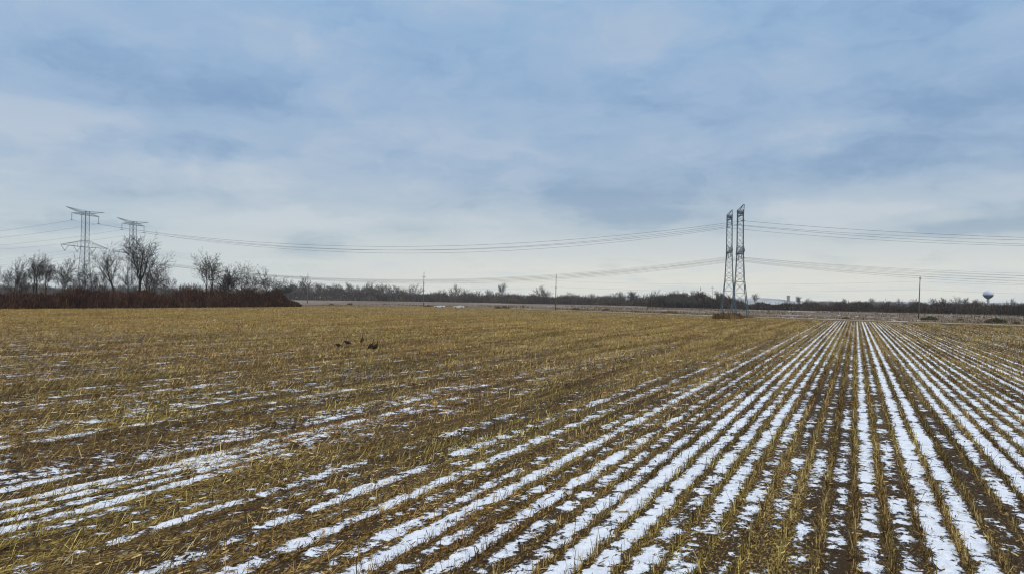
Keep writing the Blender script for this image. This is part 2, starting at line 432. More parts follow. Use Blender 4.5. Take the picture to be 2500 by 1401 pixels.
gs = 2.5
gx = np.arange(-260, 305, gs); gy = np.arange(-60, 450, gs)
GX, GY = np.meshgrid(gx, gy)
nx, ny = len(gx), len(gy)
idx = np.arange(nx*ny).reshape(ny, nx)
quads = np.stack([idx[:-1, :-1], idx[:-1, 1:], idx[1:, 1:], idx[1:, :-1]], -1).reshape(-1, 4)
fx = GX.ravel(); fy = GY.ravel()
ins = in_poly(fx, fy, FIELD)
quads = quads[ins[quads].all(1)]
used = np.unique(quads); remap = -np.ones(nx*ny, int); remap[used] = np.arange(len(used))
fx, fy = fx[used], fy[used]
me = np_mesh('field', np.stack([fx, fy, np.zeros_like(fx)], 1), remap[quads], M['field'],
             {'snow_cover': snow_cover(fx, fy), 'straw_cover': straw_cover(fx, fy)})
tag(link('field', me), kind='structure')

b = MB(); S_ = 5000
b.add([(-S_, -S_, -.03), (S_, -S_, -.03), (S_, S_, -.03), (-S_, S_, -.03)], [(0, 1, 2, 3)])
tag(b.build('ground', M['land']), kind='structure')

def strip(name, pts, width, z, mat):
    b = MB(); pts = [Vector((*p, 0)) for p in pts]; vs = []
    for i, p in enumerate(pts):
        dd = (pts[min(i+1, len(pts)-1)] - pts[max(i-1, 0)]).normalized(); nn = Vector((-dd.y, dd.x, 0))
        vs += [tuple(p + nn*width/2 + Vector((0, 0, z))), tuple(p - nn*width/2 + Vector((0, 0, z)))]
    b.add(vs, [(2*i, 2*i+1, 2*i+3, 2*i+2) for i in range(len(pts)-1)])
    return tag(b.build(name, mat), kind='structure')
EDGE = [(-118, 380), (-106, 402), (-61, 442), (-7, 428), (67, 307), (109, 259), (149, 213), (251, 97), (330, 5)]
strip('verge', [(x+6, y+7) for x, y in EDGE], 14.0, .008, M['verge'])
strip('lane', [(x+12, y+15) for x, y in EDGE], 6.0, .014, M['lane'])
ROAD = [(X(px, 10353/(py-hor(px))), 10353/(py-hor(px))) for px, py in ((2900, 784), (2500, 773.5), (2200, 765), (1900, 757.5), (1640, 750.5))]
ROAD += [(X(px, z), z) for px, z in ((1400, 800), (1100, 840), (760, 880), (300, 930), (-300, 1000))]
strip('country_road', ROAD, 7.5, .010, M['road'])

# far hills
def hill(name, prof, z0, depth, mat):
    b = MB(); vs = []
    n = len(prof)
    for (px, h) in prof:
        x = X(px, z0)
        vs += [(x, z0, -.5), (x, z0 + depth*.25, h*.85), (x, z0 + depth*.55, h), (x, z0 + depth, -.5)]
    fs = []
    for i in range(n-1):
        for k in range(3): fs.append((4*i+k, 4*(i+1)+k, 4*(i+1)+k+1, 4*i+k+1))
    b.add(vs, fs)
    return tag(b.build(name, mat, smooth=True), kind='structure')
rnd = random.Random(5)
prof = []
for px in range(1700, 3100, 12):
    if px < 1930: top = 727.5 - min(0, (px-1800))*.12 + rnd.uniform(-.4, .4)
    elif px < 1970: top = 727.5 + (px-1930)/40*7
    else: top = 735 + (px-1970)*.008 + rnd.uniform(-.8, .8)
    prof.append((px, max(4, Hh(px, top, 2600))))
hill('hills', prof, 2500, 380, M['hill'])
prof = [(px, 13 + 4*math.sin(px*.021) + 3*math.sin(px*.05)) for px in range(-500, 1760, 20)]
hill('hills', prof, 2300, 300, M['hill'])

# ------------------------------------------------------------------ stubble and loose residue
def blades(rng, bx, by, length, width, tilt_a, tilt, z0=0.0, bend=.0):
    """thin quads standing from (bx,by): tilt_a compass direction of the lean, tilt angle off vertical"""
    n = len(bx)
    dx, dy, dz = np.sin(tilt)*np.sin(tilt_a), np.sin(tilt)*np.cos(tilt_a), np.cos(tilt)
    fa = rng.uniform(0, math.pi, n)
    wx, wy = np.cos(fa)*width/2, np.sin(fa)*width/2
    P = np.zeros((n, 4, 3))
    P[:, 0] = np.stack([bx-wx, by-wy, np.full(n, z0)], 1)
    P[:, 1] = np.stack([bx+wx, by+wy, np.full(n, z0)], 1)
    tx, ty, tz = bx+dx*length, by+dy*length, z0+dz*length
    P[:, 2] = np.stack([tx+wx*.6, ty+wy*.6, tz], 1)
    P[:, 3] = np.stack([tx-wx*.6, ty-wy*.6, tz], 1)
    return P
def flats(rng, bx, by, length, width, ang, z):
    n = len(bx)
    lx, ly = np.sin(ang)*length/2, np.cos(ang)*length/2
    wx, wy = np.cos(ang)*width/2, -np.sin(ang)*width/2
    za = z + rng.uniform(0, .05, n); zb = z + rng.uniform(0, .05, n)
    zc = rng.uniform(-.012, .012, n)
    P = np.zeros((n, 4, 3))
    P[:, 0] = np.stack([bx-lx-wx, by-ly-wy, za+zc], 1); P[:, 1] = np.stack([bx-lx+wx, by-ly+wy, za-zc], 1)
    P[:, 2] = np.stack([bx+lx+wx, by+ly+wy, zb-zc], 1); P[:, 3] = np.stack([bx+lx-wx, by+ly-wy, zb+zc], 1)
    return P
def quads_mesh(name, Ps, tints, mat):
    P = np.concatenate(Ps); n = len(P)
    return np_mesh(name, P.reshape(-1, 3), np.arange(4*n).reshape(n, 4), mat, {'tint': np.repeat(np.concatenate(tints), 4)})

rng = np.random.default_rng(11)
HALF = .78
def row_points(y0, y1, step):
    """points along the corn rows inside the viewed wedge between two depths"""
    umax = 1.25*y1 + 10
    ks = np.arange(-int(umax/ROW), int(umax/ROW)+1)
    vs_ = np.arange(-5, y1*1.3+10, step)
    K, V = np.meshgrid(ks, vs_)
    U = K.ravel()*ROW; V = V.ravel() + rng.uniform(-.5, .5, U.size)*step
    x = U*UX + V*VX; y = U*UY + V*VY
    keep = (y > y0) & (y <= y1) & (np.abs(x) < HALF*y+4)
    return x[keep], y[keep], U[keep], V[keep]

Ps, Ts = [], []
for (y0, y1, step, nb, wd) in ((11, 30, .11, 5, .016), (30, 60, .16, 4, .025), (60, 120, .24, 3, .050), (120, 240, .48, 3, .09), (240, 440, 1.6, 2, .17)):
    x, y, U, V = row_points(y0, y1, step)
    ok = in_poly(x, y, FIELD); x, y, U, V = x[ok], y[ok], U[ok], V[ok]
    dens = .10 + 1.25*fbm(U/ROW*.9+3, V*.22, 4, 3)*(.45+1.1*fbm(U/ROW*3.1, V*1.7, 14, 2))
    ok = rng.uniform(0, 1, x.size) < dens; x, y, U, V = x[ok], y[ok], U[ok], V[ok]
    for j in range(nb):
        n = x.size
        jx = rng.normal(0, .055, n); jv = rng.normal(0, .06, n)
        L = rng.uniform(.10, .30, n) * (1 + .9*(rng.uniform(0, 1, n) < .12+.14*sstep(-4, -16, U)))
        lean = AZ + rng.normal(0, .55, n)
        left = sstep(-4, -16, U)
        flip = rng.uniform(0, 1, n) < (.30 - .22*left)
        lean = np.where(flip, lean+math.pi, lean)
        tilt = np.clip(rng.normal(.55+.25*left, .32, n), .02, 1.35)
        Ps.append(blades(rng, x+jx*UX+jv*VX, y+jx*UY+jv*VY, L, wd*rng.uniform(.6, 1.5, n), lean, tilt, -.01))
        sp = 1.05 if y1 <= 60 else (2.4 if y1 <= 120 else 5.0); Ts.append(np.clip(rng.beta(sp, sp*1.05, n) + (0 if y1 <= 60 else .05 if y1 <= 120 else .10), 0, 1))
print('stubble', sum(len(p) for p in Ps))
tag(link('corn_stubble', quads_mesh('corn_stubble', Ps, Ts, M['stubble'])), 'cut tan corn stalks standing in rows across the snowy brown field', 'corn stubble', kind='stuff')

Ps, Ts = [], []
for (y0, y1, per, wd, ln) in ((11, 30, 40, .016, (.06, .30)), (11, 34, 4, .048, (.10, .28)), (30, 60, 9, .042, (.16, .5)), (60, 120, 3.0, .080, (.2, .65)), (120, 260, .6, .16, (.4, 1.0))):
    area = HALF*(y1*y1-y0*y0); n = int(area*per)
    y = np.sqrt(rng.uniform(y0*y0, y1*y1, n)); x = rng.uniform(-1, 1, n)*(HALF*y+2)
    u, v = uv_of(x, y)
    e = np.abs((u/ROW) % 1 - .5)*2
    cover = sstep(-2, -14, u)
    keepp = (.08+.34*cover) + (.9-.34*cover)*e**2*.9
    keepp = keepp*(.35+1.1*fbm(u*.5, v*.15, 9, 3))
    ok = (rng.uniform(0, 1, n) < keepp) & in_poly(x, y, FIELD)
    x, y = x[ok], y[ok]; n = x.size
    ang = AZ + rng.normal(0, .6, n)
    Ps.append(flats(rng, x, y, rng.uniform(*ln, n), wd*rng.uniform(.5, 1.5, n), ang, .012)); sp = .8 if y1 <= 60 else (1.8 if y1 <= 120 else 4.0); Ts.append(np.clip(rng.beta(sp, sp*1.4, n), 0, 1))
print('residue', sum(len(p) for p in Ps))
tag(link('corn_residue', quads_mesh('corn_residue', Ps, Ts, M['straw'])), 'loose dry corn leaves and stalk pieces lying over the field', 'crop residue', kind='stuff')

# dry grass along the lane at the far end of the field
Ps, Ts = [], []
for i in range(len(EDGE)-1):
    a = np.array(EDGE[i]); c = np.array(EDGE[i+1]); L = np.linalg.norm(c-a); n = int(L*26)
    s_ = rng.uniform(0, 1, n); off = rng.normal(3.0, 1.6, n) + (rng.uniform(0, 1, n) < .35)*24
    dd = (c-a)/L; nn = np.array((-dd[1], dd[0])); nn = nn*np.sign(nn[1]) if nn[1] != 0 else nn
    x = a[0]+(c-a)[0]*s_+nn[0]*off; y = a[1]+(c-a)[1]*s_+nn[1]*off
    ok0 = rng.uniform(0, 1, n) < .2+1.0*fbm(x*.08, y*.08, 21, 3); hh_ = np.where(off > 9, rng.uniform(.3, .9, n), rng.uniform(.06, .22, n)); x, y, hh_ = x[ok0], y[ok0], hh_[ok0]; n = len(x)
    Ps.append(blades(rng, x, y, hh_, np.full(n, .16), rng.uniform(0, 6.28, n), rng.uniform(.1, .7, n))); Ts.append(np.clip(rng.normal(.45, .2, n), 0, 1))
tag(link('verge_grass', quads_mesh('verge_grass', Ps, Ts, M['grass'])), 'strip of dry yellow grass along the far edge of the field', 'grass', kind='stuff')

# rough dead grass and weeds over the ground beyond the lane
n = 26000
y = rng.uniform(235, 640, n); x = rng.uniform(-.45, .76, n)*y
far_edge = np.interp(x, [e[0]+18 for e in EDGE], [e[1]+22 for e in EDGE])
clump = fbm(x*.035, y*.02, 51, 4)
ok = (y > far_edge) & (x > -110) & (rng.uniform(0, 1, n) < sstep(.42, .62, clump)*.9+.06)
x, y, clump = x[ok], y[ok], clump[ok]; n = len(x)
P = blades(rng, x, y, rng.uniform(.3, 1.1, n)*(.5+clump), rng.uniform(.12, .35, n)*y/400, rng.uniform(0, 6.28, n), rng.uniform(.1, .8, n))
tag(link('rough_grass', quads_mesh('rough_grass', [P], [np.clip(rng.normal(.40, .22, n), 0, 1)], M['grass'])), 'patchy dead grass and weeds on the rough ground beyond the lane', 'grass', kind='stuff')

# ------------------------------------------------------------------ trees
def branch_tree(seed, H, lean=0.0, lean_dir=0.0, fork=.35, spread=.6, limbs=5, density=1.0, r0=.011, levels=4, multi=1):
    """returns trunk segments and branch segments: (p0,p1,r0,r1)"""
    rg = random.Random(seed); trunk = []; crown = []
    def perp(d):
        a = Vector((rg.gauss(0, 1), rg.gauss(0, 1), rg.gauss(0, 1))); a -= d*a.dot(d)
        return a.normalized()
    def limb(p, d, L, r, lev, out, rend):
        nseg = max(2, 5-lev) if lev < 4 else 1
        pts = [(p, r)]
        for i in range(nseg):
            d = (d + perp(d)*rg.uniform(.05, .22) + Vector((0, 0, .10 if lev < 3 else .04))).normalized()
            q = p + d*(L/nseg); rr = r + (rend-r)*(i+1)/nseg
            out.append((p, q, pts[-1][1], rr)); p = q; pts.append((p, rr))
            if lev < levels:
                nk = {1: 1.9, 2: 2.0, 3: 1.9}.get(lev, 1.5)*density
                nk = int(nk) + (rg.random() < nk-int(nk))
                if lev == 1 and i == 0: nk = max(0, nk-1)
                for _ in range(nk):
                    ang = rg.uniform(.45, 1.0); dd = (d*math.cos(ang)+perp(d)*math.sin(ang)+Vector((0, 0, .12))).normalized()
                    limb(p, dd, L*rg.uniform(.38, .62), max(rr*.62, .018), lev+1, crown, max(rr*.2, .012))
    for mi in range(multi):
        ld = lean_dir + (mi*2.4 if multi > 1 else 0)
        ln = lean + (0 if multi == 1 else .12)
        d = Vector((math.sin(ld)*math.sin(ln), math.cos(ld)*math.sin(ln), math.cos(ln))).normalized()
        p = Vector((.35*mi*math.sin(ld), .35*mi*math.cos(ld), -.2)); r = H*r0*(1.35 if multi == 1 else .75)
        n = 4; L = H*fork; hh = H*(1 if mi == 0 else rg.uniform(.8, .95))
        for i in range(n):
            d = (d+perp(d)*.05+Vector((0, 0, .04))).normalized(); q = p+d*L/n; rr = r*(1-.10)
            trunk.append((p, q, r, rr)); p, r = q, rr
        # leader and limbs
        top_len = (hh-p.z)*.62
        limb(p, d, top_len, r*.8, 1, trunk, r*.24)
        for k in range(limbs-1):
            a = 2*math.pi*k/(limbs-1)+rg.uniform(-.4, .4); s_ = spread*rg.uniform(.6, 1.2)
            dd = (d*math.cos(s_)+Vector((math.cos(a), math.sin(a), 0))*math.sin(s_)).normalized()
            limb(p - d*L/n*rg.uniform(0, .8), dd, top_len*rg.uniform(.7, .98), r*.66, 1, crown, r*.22)
    return trunk, crown

def segs_mesh(name, segs, mat, sides=3, rmin=0.0):
    n = len(segs)
    p0 = np.array([s[0] for s in segs]); p1 = np.array([s[1] for s in segs])
    r0 = np.maximum([s[2] for s in segs], rmin); r1 = np.maximum([s[3] for s in segs], rmin)
    d = p1-p0; d /= np.maximum(np.linalg.norm(d, axis=1, keepdims=True), 1e-6)
    up = np.where(np.abs(d[:, 2:3]) < .9, np.array([[0, 0, 1.]]), np.array([[1., 0, 0]]))
    x = np.cross(d, up); x /= np.linalg.norm(x, axis=1, keepdims=True); y = np.cross(d, x)
    V = np.zeros((n, 2, sides, 3))
    for k in range(sides):
        c, s = math.cos(2*math.pi*k/sides), math.sin(2*math.pi*k/sides)
        V[:, 0, k] = p0+(x*c+y*s)*r0[:, None]; V[:, 1, k] = p1+(x*c+y*s)*r1[:, None]
    base = np.arange(n)[:, None, None]*(2*sides); F = []
    for k in range(sides):
        k2 = (k+1) % sides
        F.append(np.array([k, k2, sides+k2, sides+k]))
    F = (base+np.array(F)[None]).reshape(-1, 4)
    return np_mesh(name, V.reshape(-1, 3), F, mat)

TREES = {}
def proto(key, rmin=.034, bark='bark', twig='twig', **kw):
    tr, cr_ = branch_tree(**kw)
    zt = sorted(max(s[1].z for s in (s,)) for s in tr+cr_)[-8]
    TREES[key] = (segs_mesh('trunk', tr, M[bark], 5), segs_mesh('crown', cr_, M[twig], 3, rmin), zt)
def put_tree(name, key, x, y, H, rz, label, group=None, wide=1.0):
    t_, c_, zt = TREES[key]
    o = empty(name, (x, y, 0), label, 'tree', group, rz)
    s_ = H/zt; o.scale = (s_*wide, s_*wide, s_)
    link('trunk', t_, o); link('crown', c_, o)
    return o

proto('round', seed=3, H=20, spread=.75, fork=.30, limbs=6)
proto('tall', seed=8, H=24, spread=.48, fork=.38, limbs=5)
proto('vase', seed=14, H=22, spread=.55, fork=.22, limbs=6, density=.9)
proto('slim', seed=21, H=20, spread=.36, fork=.42, limbs=4)
proto('twin', seed=33, H=20, spread=.42, fork=.30, limbs=4, multi=2)
proto('leaning', seed=41, H=27, lean=.50, lean_dir=-R(70), spread=.50, fork=.48, limbs=5, r0=.016)
proto('big', seed=52, H=28, spread=.55, fork=.40, limbs=7, r0=.015, density=.95)
proto('big_spread', seed=57, H=28, spread=.70, fork=.26, limbs=7, r0=.014, multi=1)
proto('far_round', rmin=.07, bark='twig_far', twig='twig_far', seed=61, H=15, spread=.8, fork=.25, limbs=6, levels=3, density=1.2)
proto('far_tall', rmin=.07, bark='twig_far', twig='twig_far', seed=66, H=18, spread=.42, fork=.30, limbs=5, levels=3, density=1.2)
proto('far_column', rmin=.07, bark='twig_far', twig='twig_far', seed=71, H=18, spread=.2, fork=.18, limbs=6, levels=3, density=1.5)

def hedge_z(px, off=0.0):
    """depth of the hedgerow at an image column (it runs along the left side of the field)"""
    r = (px-CX)/FPX
    s = (r*235+165)/(51-135*r)
    return 235+135*s + off
LT = [ # px, top row, kind, turn, width factor, label
 (30, 628, 'round', .3, 1.0, 'round headed bare tree at the far left end of the hedgerow'),
 (52, 646, 'twin', 1.2, .9, 'short forked bare tree beside the round leftmost hedgerow tree'),
 (79, 617, 'tall', .0, .9, 'tall straight bare tree with a high flat crown in the left clump of the hedgerow'),
 (92, 624, 'slim', 2.0, 1.0, 'slim bare tree pressed against the right of the tall straight tree'),
 (113, 627, 'slim', .7, 1.1, 'slender bare tree just left of the open gap before the twin stemmed tree'),
 (153, 627, 'twin', 2.6, 1.0, 'open twin stemmed bare tree alone left of the leftmost pylon'),
 (193, 655, 'vase', .9, .9, 'small bare tree at the left foot of the leftmost pylon'),
 (207, 629, 'vase', 1.9, .9, 'open vase shaped bare tree standing right in front of the leftmost pylon'),
 (228, 662, 'slim', .2, .9, 'thin small bare sapling between the leftmost pylon and the leaning tree'),
 (256, 636, 'round', 2.2, .7, 'narrow dark bare tree left of the trunk of the leaning tree'),
 (293, 592, 'leaning', .0, 1.0, 'large bare tree with thick trunk leaning strongly to the left'),
 (318, 640, 'round', 4.0, .8, 'medium twiggy bare tree between the leaning tree and the tallest tree'),
 (340, 574, 'big', .6, 1.0, 'tallest bare tree of the hedgerow with heavy dark trunk and wide crown'),
 (359, 590, 'vase', 3.3, .9, 'bare tree with long limbs reaching right beside the tallest tree'),
 (374, 640, 'twin', 3.9, 1.1, 'low many limbed bare tree right of the tallest tree'),
 (405, 652, 'round', 5.1, .9, 'low spreading bare tree at the right end of the big left clump'),
 (507, 613, 'tall', 2.8, .8, 'tall thin bare tree with tufted crown leaning left in the right clump'),
 (520, 622, 'slim', 1.4, 1.3, 'open bare tree close beside the tall tufted tree'),
 (548, 645, 'round', .5, 1.15, 'purplish dense bare tree between the tufted trees and the dome shaped one'),
 (560, 652, 'twin', 4.4, 1.4, 'dark bushy bare tree just left of the dome shaped tree'),
 (590, 642, 'round', 1.7, 1.2, 'dome shaped bare tree in the middle of the right clump'),
 (616, 664, 'vase', 3.0, 1.3, 'low bare tree between the dome shaped tree and the last round tree'),
 (655, 652, 'round', 3.6, 1.25, 'last round headed bare tree near the right end of the hedgerow'),
 (684, 684, 'twin', 5.0, 1.9, 'low bushy tree on the sloping right end of the hedgerow'),
]
for i, (px, py, kind, rz, wd, lab) in enumerate(LT):
    z = hedge_z(px)+4 + (i*7 % 5)
    put_tree('bare_tree', kind, X(px, z), z, Hh(px, py, z), rz if kind != 'leaning' else 0, lab, 'bare trees of the left hedgerow', wd)

# ------------------------------------------------------------------ thickets and woods
def thicket(rng, path, hts, depth, per_m, tw=(.10, .22), tl=(1.0, 2.6), uneven=1.1, lumps=5.0, seed=0):
    """brush mass along a path: many upright twigs whose reach follows an uneven top"""
    Ps, Ts = [], []
    for i in range(len(path)-1):
        a, c = np.array(path[i]), np.array(path[i+1]); L = np.linalg.norm(c-a); n = int(L*per_m)
        s_ = rng.uniform(0, 1, n); off = rng.uniform(-.5, .5, n)*depth
        dd = (c-a)/L; nn = np.array((-dd[1], dd[0]))
        x = a[0]+(c-a)[0]*s_+nn[0]*off; y = a[1]+(c-a)[1]*s_+nn[1]*off
        h = hts[i]+(hts[i+1]-hts[i])*s_
        h = h*(.95-.5*uneven+uneven*fbm(x/lumps+seed, y/lumps, 31+seed, 4))*(1-.35*(2*np.abs(off)/depth)**2)
        h = h*np.where(rng.uniform(0, 1, n) < .05, rng.uniform(1.0, 1.35, n), 1.0)
        zt = h*np.where(rng.uniform(0, 1, n) < .5, np.sqrt(rng.uniform(.02, 1.0, n)), rng.uniform(.02, 1.0, n))
        ln = np.minimum(rng.uniform(*tl, n), zt+.2); wd = rng.uniform(*tw, n)
        P = blades(rng, x, y, ln, wd, rng.uniform(0, 6.28, n), np.abs(rng.normal(0, .45, n)))
        P[:, :, 2] += np.maximum(zt-ln, -.1)[:, None]
        Ps.append(P); Ts.append(np.clip(rng.normal(.45, .25, n), 0, 1))
    return Ps, Ts
rngw = np.random.default_rng(77)
hp = [(-178, 200)] + [(X(px, hedge_z(px)), hedge_z(px)) for px in (-60, 60, 200, 340, 480, 600, 680, 724)]
Ps, Ts = thicket(rngw, hp, [6.6, 6.6, 6.8, 6.8, 7.0, 8.0, 9.0, 8.5, 2.5], 7.0, 330, lumps=7.0, uneven=.80)
tag(link('brush_hedge', quads_mesh('brush_hedge', Ps, Ts, M['hedge'])), 'dense dark red-brown brush filling the hedgerow at the left of the field', 'brush', kind='stuff')

def woods(label, pts, hts, depth, per_m, mat='woods', lumps=14.0, seed=0, tw=(.25, .6), tl=(2.0, 5.0)):
    Ps, Ts = thicket(rngw, pts, [h*.84 for h in hts], depth, per_m, tw, tl, lumps=lumps, seed=seed, uneven=1.25)
    return tag(link('far_woods', quads_mesh('far_woods', Ps, Ts, M[mat])), label, 'woods', kind='stuff')
def P_(px, z): return (X(px, z), z)
woods('dark distant wood behind the hedgerow trees at far left', [P_(-200, 900), P_(200, 950), P_(460, 980), P_(700, 1000)], [18, 18, 21, 20], 60, 60, seed=1)
woods('blue grey bare wood beyond the road left of the middle', [P_(690, 980), P_(800, 1000), P_(950, 1010), P_(1060, 1010), P_(1250, 1000)], [22, 21, 19, 15, 14], 50, 80, seed=2)
woods('low purplish wood line beyond the middle of the field', [P_(1240, 960), P_(1330, 930), P_(1450, 900), P_(1560, 850), P_(1650, 760)], [15, 15, 11.5, 12, 15], 40, 80, seed=3)
woods('thick olive brown copse left of the right pylon pair', [P_(1590, 700), P_(1640, 690), P_(1700, 670), P_(1760, 650), P_(1815, 640)], [12, 17, 15, 15, 9], 25, 130, seed=4, lumps=9)
woods('low dark purple brush line right of the pylon pair', [P_(1810, 620), P_(1900, 600), P_(2000, 590), P_(2080, 570), P_(2170, 555)], [7, 7.0, 8.5, 8.5, 8], 16, 130, seed=5, lumps=9, tw=(.2, .45), tl=(1.2, 3.0))
woods('dark grey brush line under the water tower at far right', [P_(2160, 550), P_(2250, 530), P_(2340, 515), P_(2430, 500), P_(2560, 480)], [10, 8.0, 9.5, 9, 11], 16, 150, seed=6, lumps=9, tw=(.2, .45), tl=(1.2, 3.0))
woods('hazy far wood in front of the pale hills', [P_(1960, 1500), P_(2200, 1450), P_(2420, 1400), P_(2700, 1350)], [14, 14, 15, 16], 60, 40, seed=7, lumps=25)

FT = [ # px, depth, top row, kind, label
 (741, 960, 676, 'far_round', 'pale round bare tree beside the leftmost utility pole'),
 (705, 950, 684, 'far_round', 'bare tree at the left end of the far wood just past the hedgerow'),
 (905, 980, 687, 'far_round', 'broad bare tree standing highest in the blue grey far wood'),
 (855, 990, 690, 'far_tall', 'bare tree left of the broadest one in the blue grey far wood'),
 (940, 985, 692, 'far_round', 'rounded bare tree on the right shoulder of the blue grey far wood'),
 (1112, 1000, 694, 'far_round', 'thin lone bare tree rising behind the parked white vehicles'),
 (1223, 1050, 691, 'far_tall', 'pale columnar tree rising above the far wood in the middle'),
 (1322, 960, 697, 'far_round', 'wide pale bare tree just left of the utility pole in the middle'),
 (1390, 900, 713, 'far_round', 'dark dome shaped tree just right of the utility pole in the middle'),
 (1515, 880, 711, 'far_tall', 'small faint bare tree above the low purplish wood line'),
 (1545, 870, 709, 'far_column', 'small upright bare tree above the low purplish wood line'),
 (1602, 690, 708, 'far_round', 'bare tree at the left end of the olive brown copse'),
 (1690, 670, 710, 'far_round', 'pale feathery bare tree on top of the olive brown copse'),
 (1720, 665, 713, 'far_round', 'feathery bare tree between the copse top and the pylon'),
 (1843, 900, 716, 'far_tall', 'faint bare tree just right of the right pylon pair'),
 (1952, 1300, 722, 'far_column', 'faint narrow tree to the right of the block on the hill'),
 (1974, 1300, 726, 'far_round', 'faint low round tree near the end of the pale hill'),
 (2064, 1000, 728, 'far_tall', 'faint bare tree above the dark purple brush line'),
 (2130, 900, 727, 'far_tall', 'upright bare tree above the right end of the purple brush line'),
 (2194, 700, 728, 'far_round', 'bushy bare tree left of the rightmost utility pole'),
 (2232, 900, 729, 'far_round', 'faint bare tree just left of the rightmost utility pole'),
 (2278, 900, 727, 'far_tall', 'faint bare tree just right of the rightmost utility pole'),
 (2306, 880, 726, 'far_tall', 'second faint bare tree to the right of the rightmost utility pole'),
 (2336, 820, 723, 'far_round', 'wide faint bare tree midway between the rightmost pole and the water tower'),
 (2356, 820, 726, 'far_tall', 'slim faint bare tree left of the water tower'),
 (2380, 830, 729, 'far_tall', 'nearest faint bare tree to the left of the water tower'),
 (2472, 520, 728, 'far_round', 'twiggy bare tree right of the water tower at the edge of the picture'),
]
for i, (px, z, py, kind, lab) in enumerate(FT):
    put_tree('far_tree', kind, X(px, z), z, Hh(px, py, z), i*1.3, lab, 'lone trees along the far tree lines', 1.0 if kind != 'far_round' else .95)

# crowns that make up the far wood lines, told apart only by the stretch they stand in
FILL = [ # px range, depth, top row from/to, kinds, count, label
 (700, 1030, 975, 690, 702, 14, 'bare tree in the blue grey wood between the two leftmost utility poles'),
 (1040, 1350, 930, 704, 716, 13, 'bare tree in the wood line between the white vehicles and the middle utility pole'),
 (1362, 1590, 860, 712, 722, 12, 'bare tree in the low wood line between the middle utility pole and the olive copse'),
 (1606, 1770, 655, 708, 722, 9, 'bare tree in the olive brown copse left of the right pylon pair'),
 (1850, 2235, 600, 733, 745, 16, 'bare tree in the purple brush line between the right pylon pair and the rightmost pole'),
 (2252, 2500, 525, 732, 744, 13, 'bare tree in the dark brush line right of the rightmost utility pole'),
 (20, 470, 930, 690, 706, 12, 'distant bare tree seen between the trunks of the left hedgerow trees'),
]
rf = random.Random(90)
for a_, c_, z, t0, t1, n_, lab in FILL:
    for k in range(n_):
        px = a_+(c_-a_)*(k+rf.uniform(.1, .9))/n_; zz = z*rf.uniform(.96, 1.05)
        py = rf.uniform(t0, t1)
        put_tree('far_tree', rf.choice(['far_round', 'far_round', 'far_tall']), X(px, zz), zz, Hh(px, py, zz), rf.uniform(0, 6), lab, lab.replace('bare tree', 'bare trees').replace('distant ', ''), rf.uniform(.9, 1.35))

# shrubs scattered on the verge and rough ground: each its own thing
def shrub_mesh(seed, w_, h_, n, mat):
    rg = np.random.default_rng(seed)
    a = rg.uniform(0, 6.28, n); r = np.sqrt(rg.uniform(0, 1, n))*w_/2
    x, y = r*np.cos(a), r*np.sin(a)
    h = h_*(1-.55*(2*r/w_)**2)*(.25+1.1*vnoise(x*1.1+seed, y*1.1, seed))
    zt = h*np.sqrt(rg.uniform(.05, 1, n)); ln = np.minimum(rg.uniform(.35, .9, n)*h_*.6, zt+.05)
    P = blades(rg, x, y, ln, rg.uniform(.05, .13, n)*max(1, h_*.5), a, np.abs(rg.normal(.25, .3, n)))
    P[:, :, 2] += (zt-ln)[:, None]
    return quads_mesh('shrub', [P], [np.clip(rg.normal(.5, .25, n), 0, 1)], M[mat])
SH = {'rust': shrub_mesh(1, 7.0, 3.3, 2200, 'shrub'), 'rust_low': shrub_mesh(2, 6, 1.6, 800, 'shrub'), 'olive': shrub_mesh(3, 5, 1.7, 700, 'shrub_green'), 'dark': shrub_mesh(4, 4, 2.0, 600, 'shrub_green')}
SHR = [ # px, base row, kind, scale, label
 (1768, 778, 'rust', 1.0, 'rusty brown shrub in front of the left pylon of the right pair'),
 (1790, 777.5, 'rust', .95, 'rusty brown shrub in front of the gap between the right pylons'),
 (1822, 775, 'rust_low', 1.0, 'low tan shrub at the right foot of the right pylon pair'),
 (1548, 761, 'rust_low', 1.0, 'reddish low shrub on the verge left of the copse'),
 (1636, 763, 'rust_low', 1.3, 'reddish shrub on the verge beneath the olive brown copse'),
 (1480, 757, 'olive', .9, 'olive shrub on the verge in the middle right of the utility pole'),
 (1405, 756, 'olive', 1.1, 'broad olive shrub close to the right of the middle utility pole'),
 (1236, 752, 'olive', 1.0, 'olive shrub on the verge right of the white vehicles'),
 (1217, 752, 'olive', .9, 'smaller olive shrub beside the one right of the white vehicles'),
 (1045, 748, 'olive', .8, 'small shrub just left of the white vehicles'),
 (855, 743, 'dark', 1.0, 'dark shrub on the rough ground between the two left utility poles'),
 (810, 744, 'dark', .8, 'small dark shrub right of the hedgerow end'),
 (2064, 777, 'olive', .55, 'small dark green shrub on the lane where the corn rows meet'),
 (2270, 780, 'olive', 1.2, 'low dark olive shrub right of the rightmost utility pole'),
 (2345, 781, 'dark', .55, 'small dark shrub between the rightmost pole and the water tower'),
 (2430, 787, 'olive', 1.3, 'wide olive brown shrub on the lane under the water tower'),
 (2445, 783, 'dark', .8, 'dark shrub standing behind the wide olive one under the water tower'),
 (2482, 789, 'dark', .6, 'small dark shrub at the right edge of the picture'),
]
for i, (px, py, kind, s_, lab) in enumerate(SHR):
    z = 10353/(py-hor(px))
    o = link('shrub', SH[kind]); o.location = (X(px, z), z, 0); o.rotation_euler = (0, 0, i*1.7); o.scale = (s_*1.15, s_, s_*.85)
    tag(o, lab, 'shrub', 'shrubs along the lane')

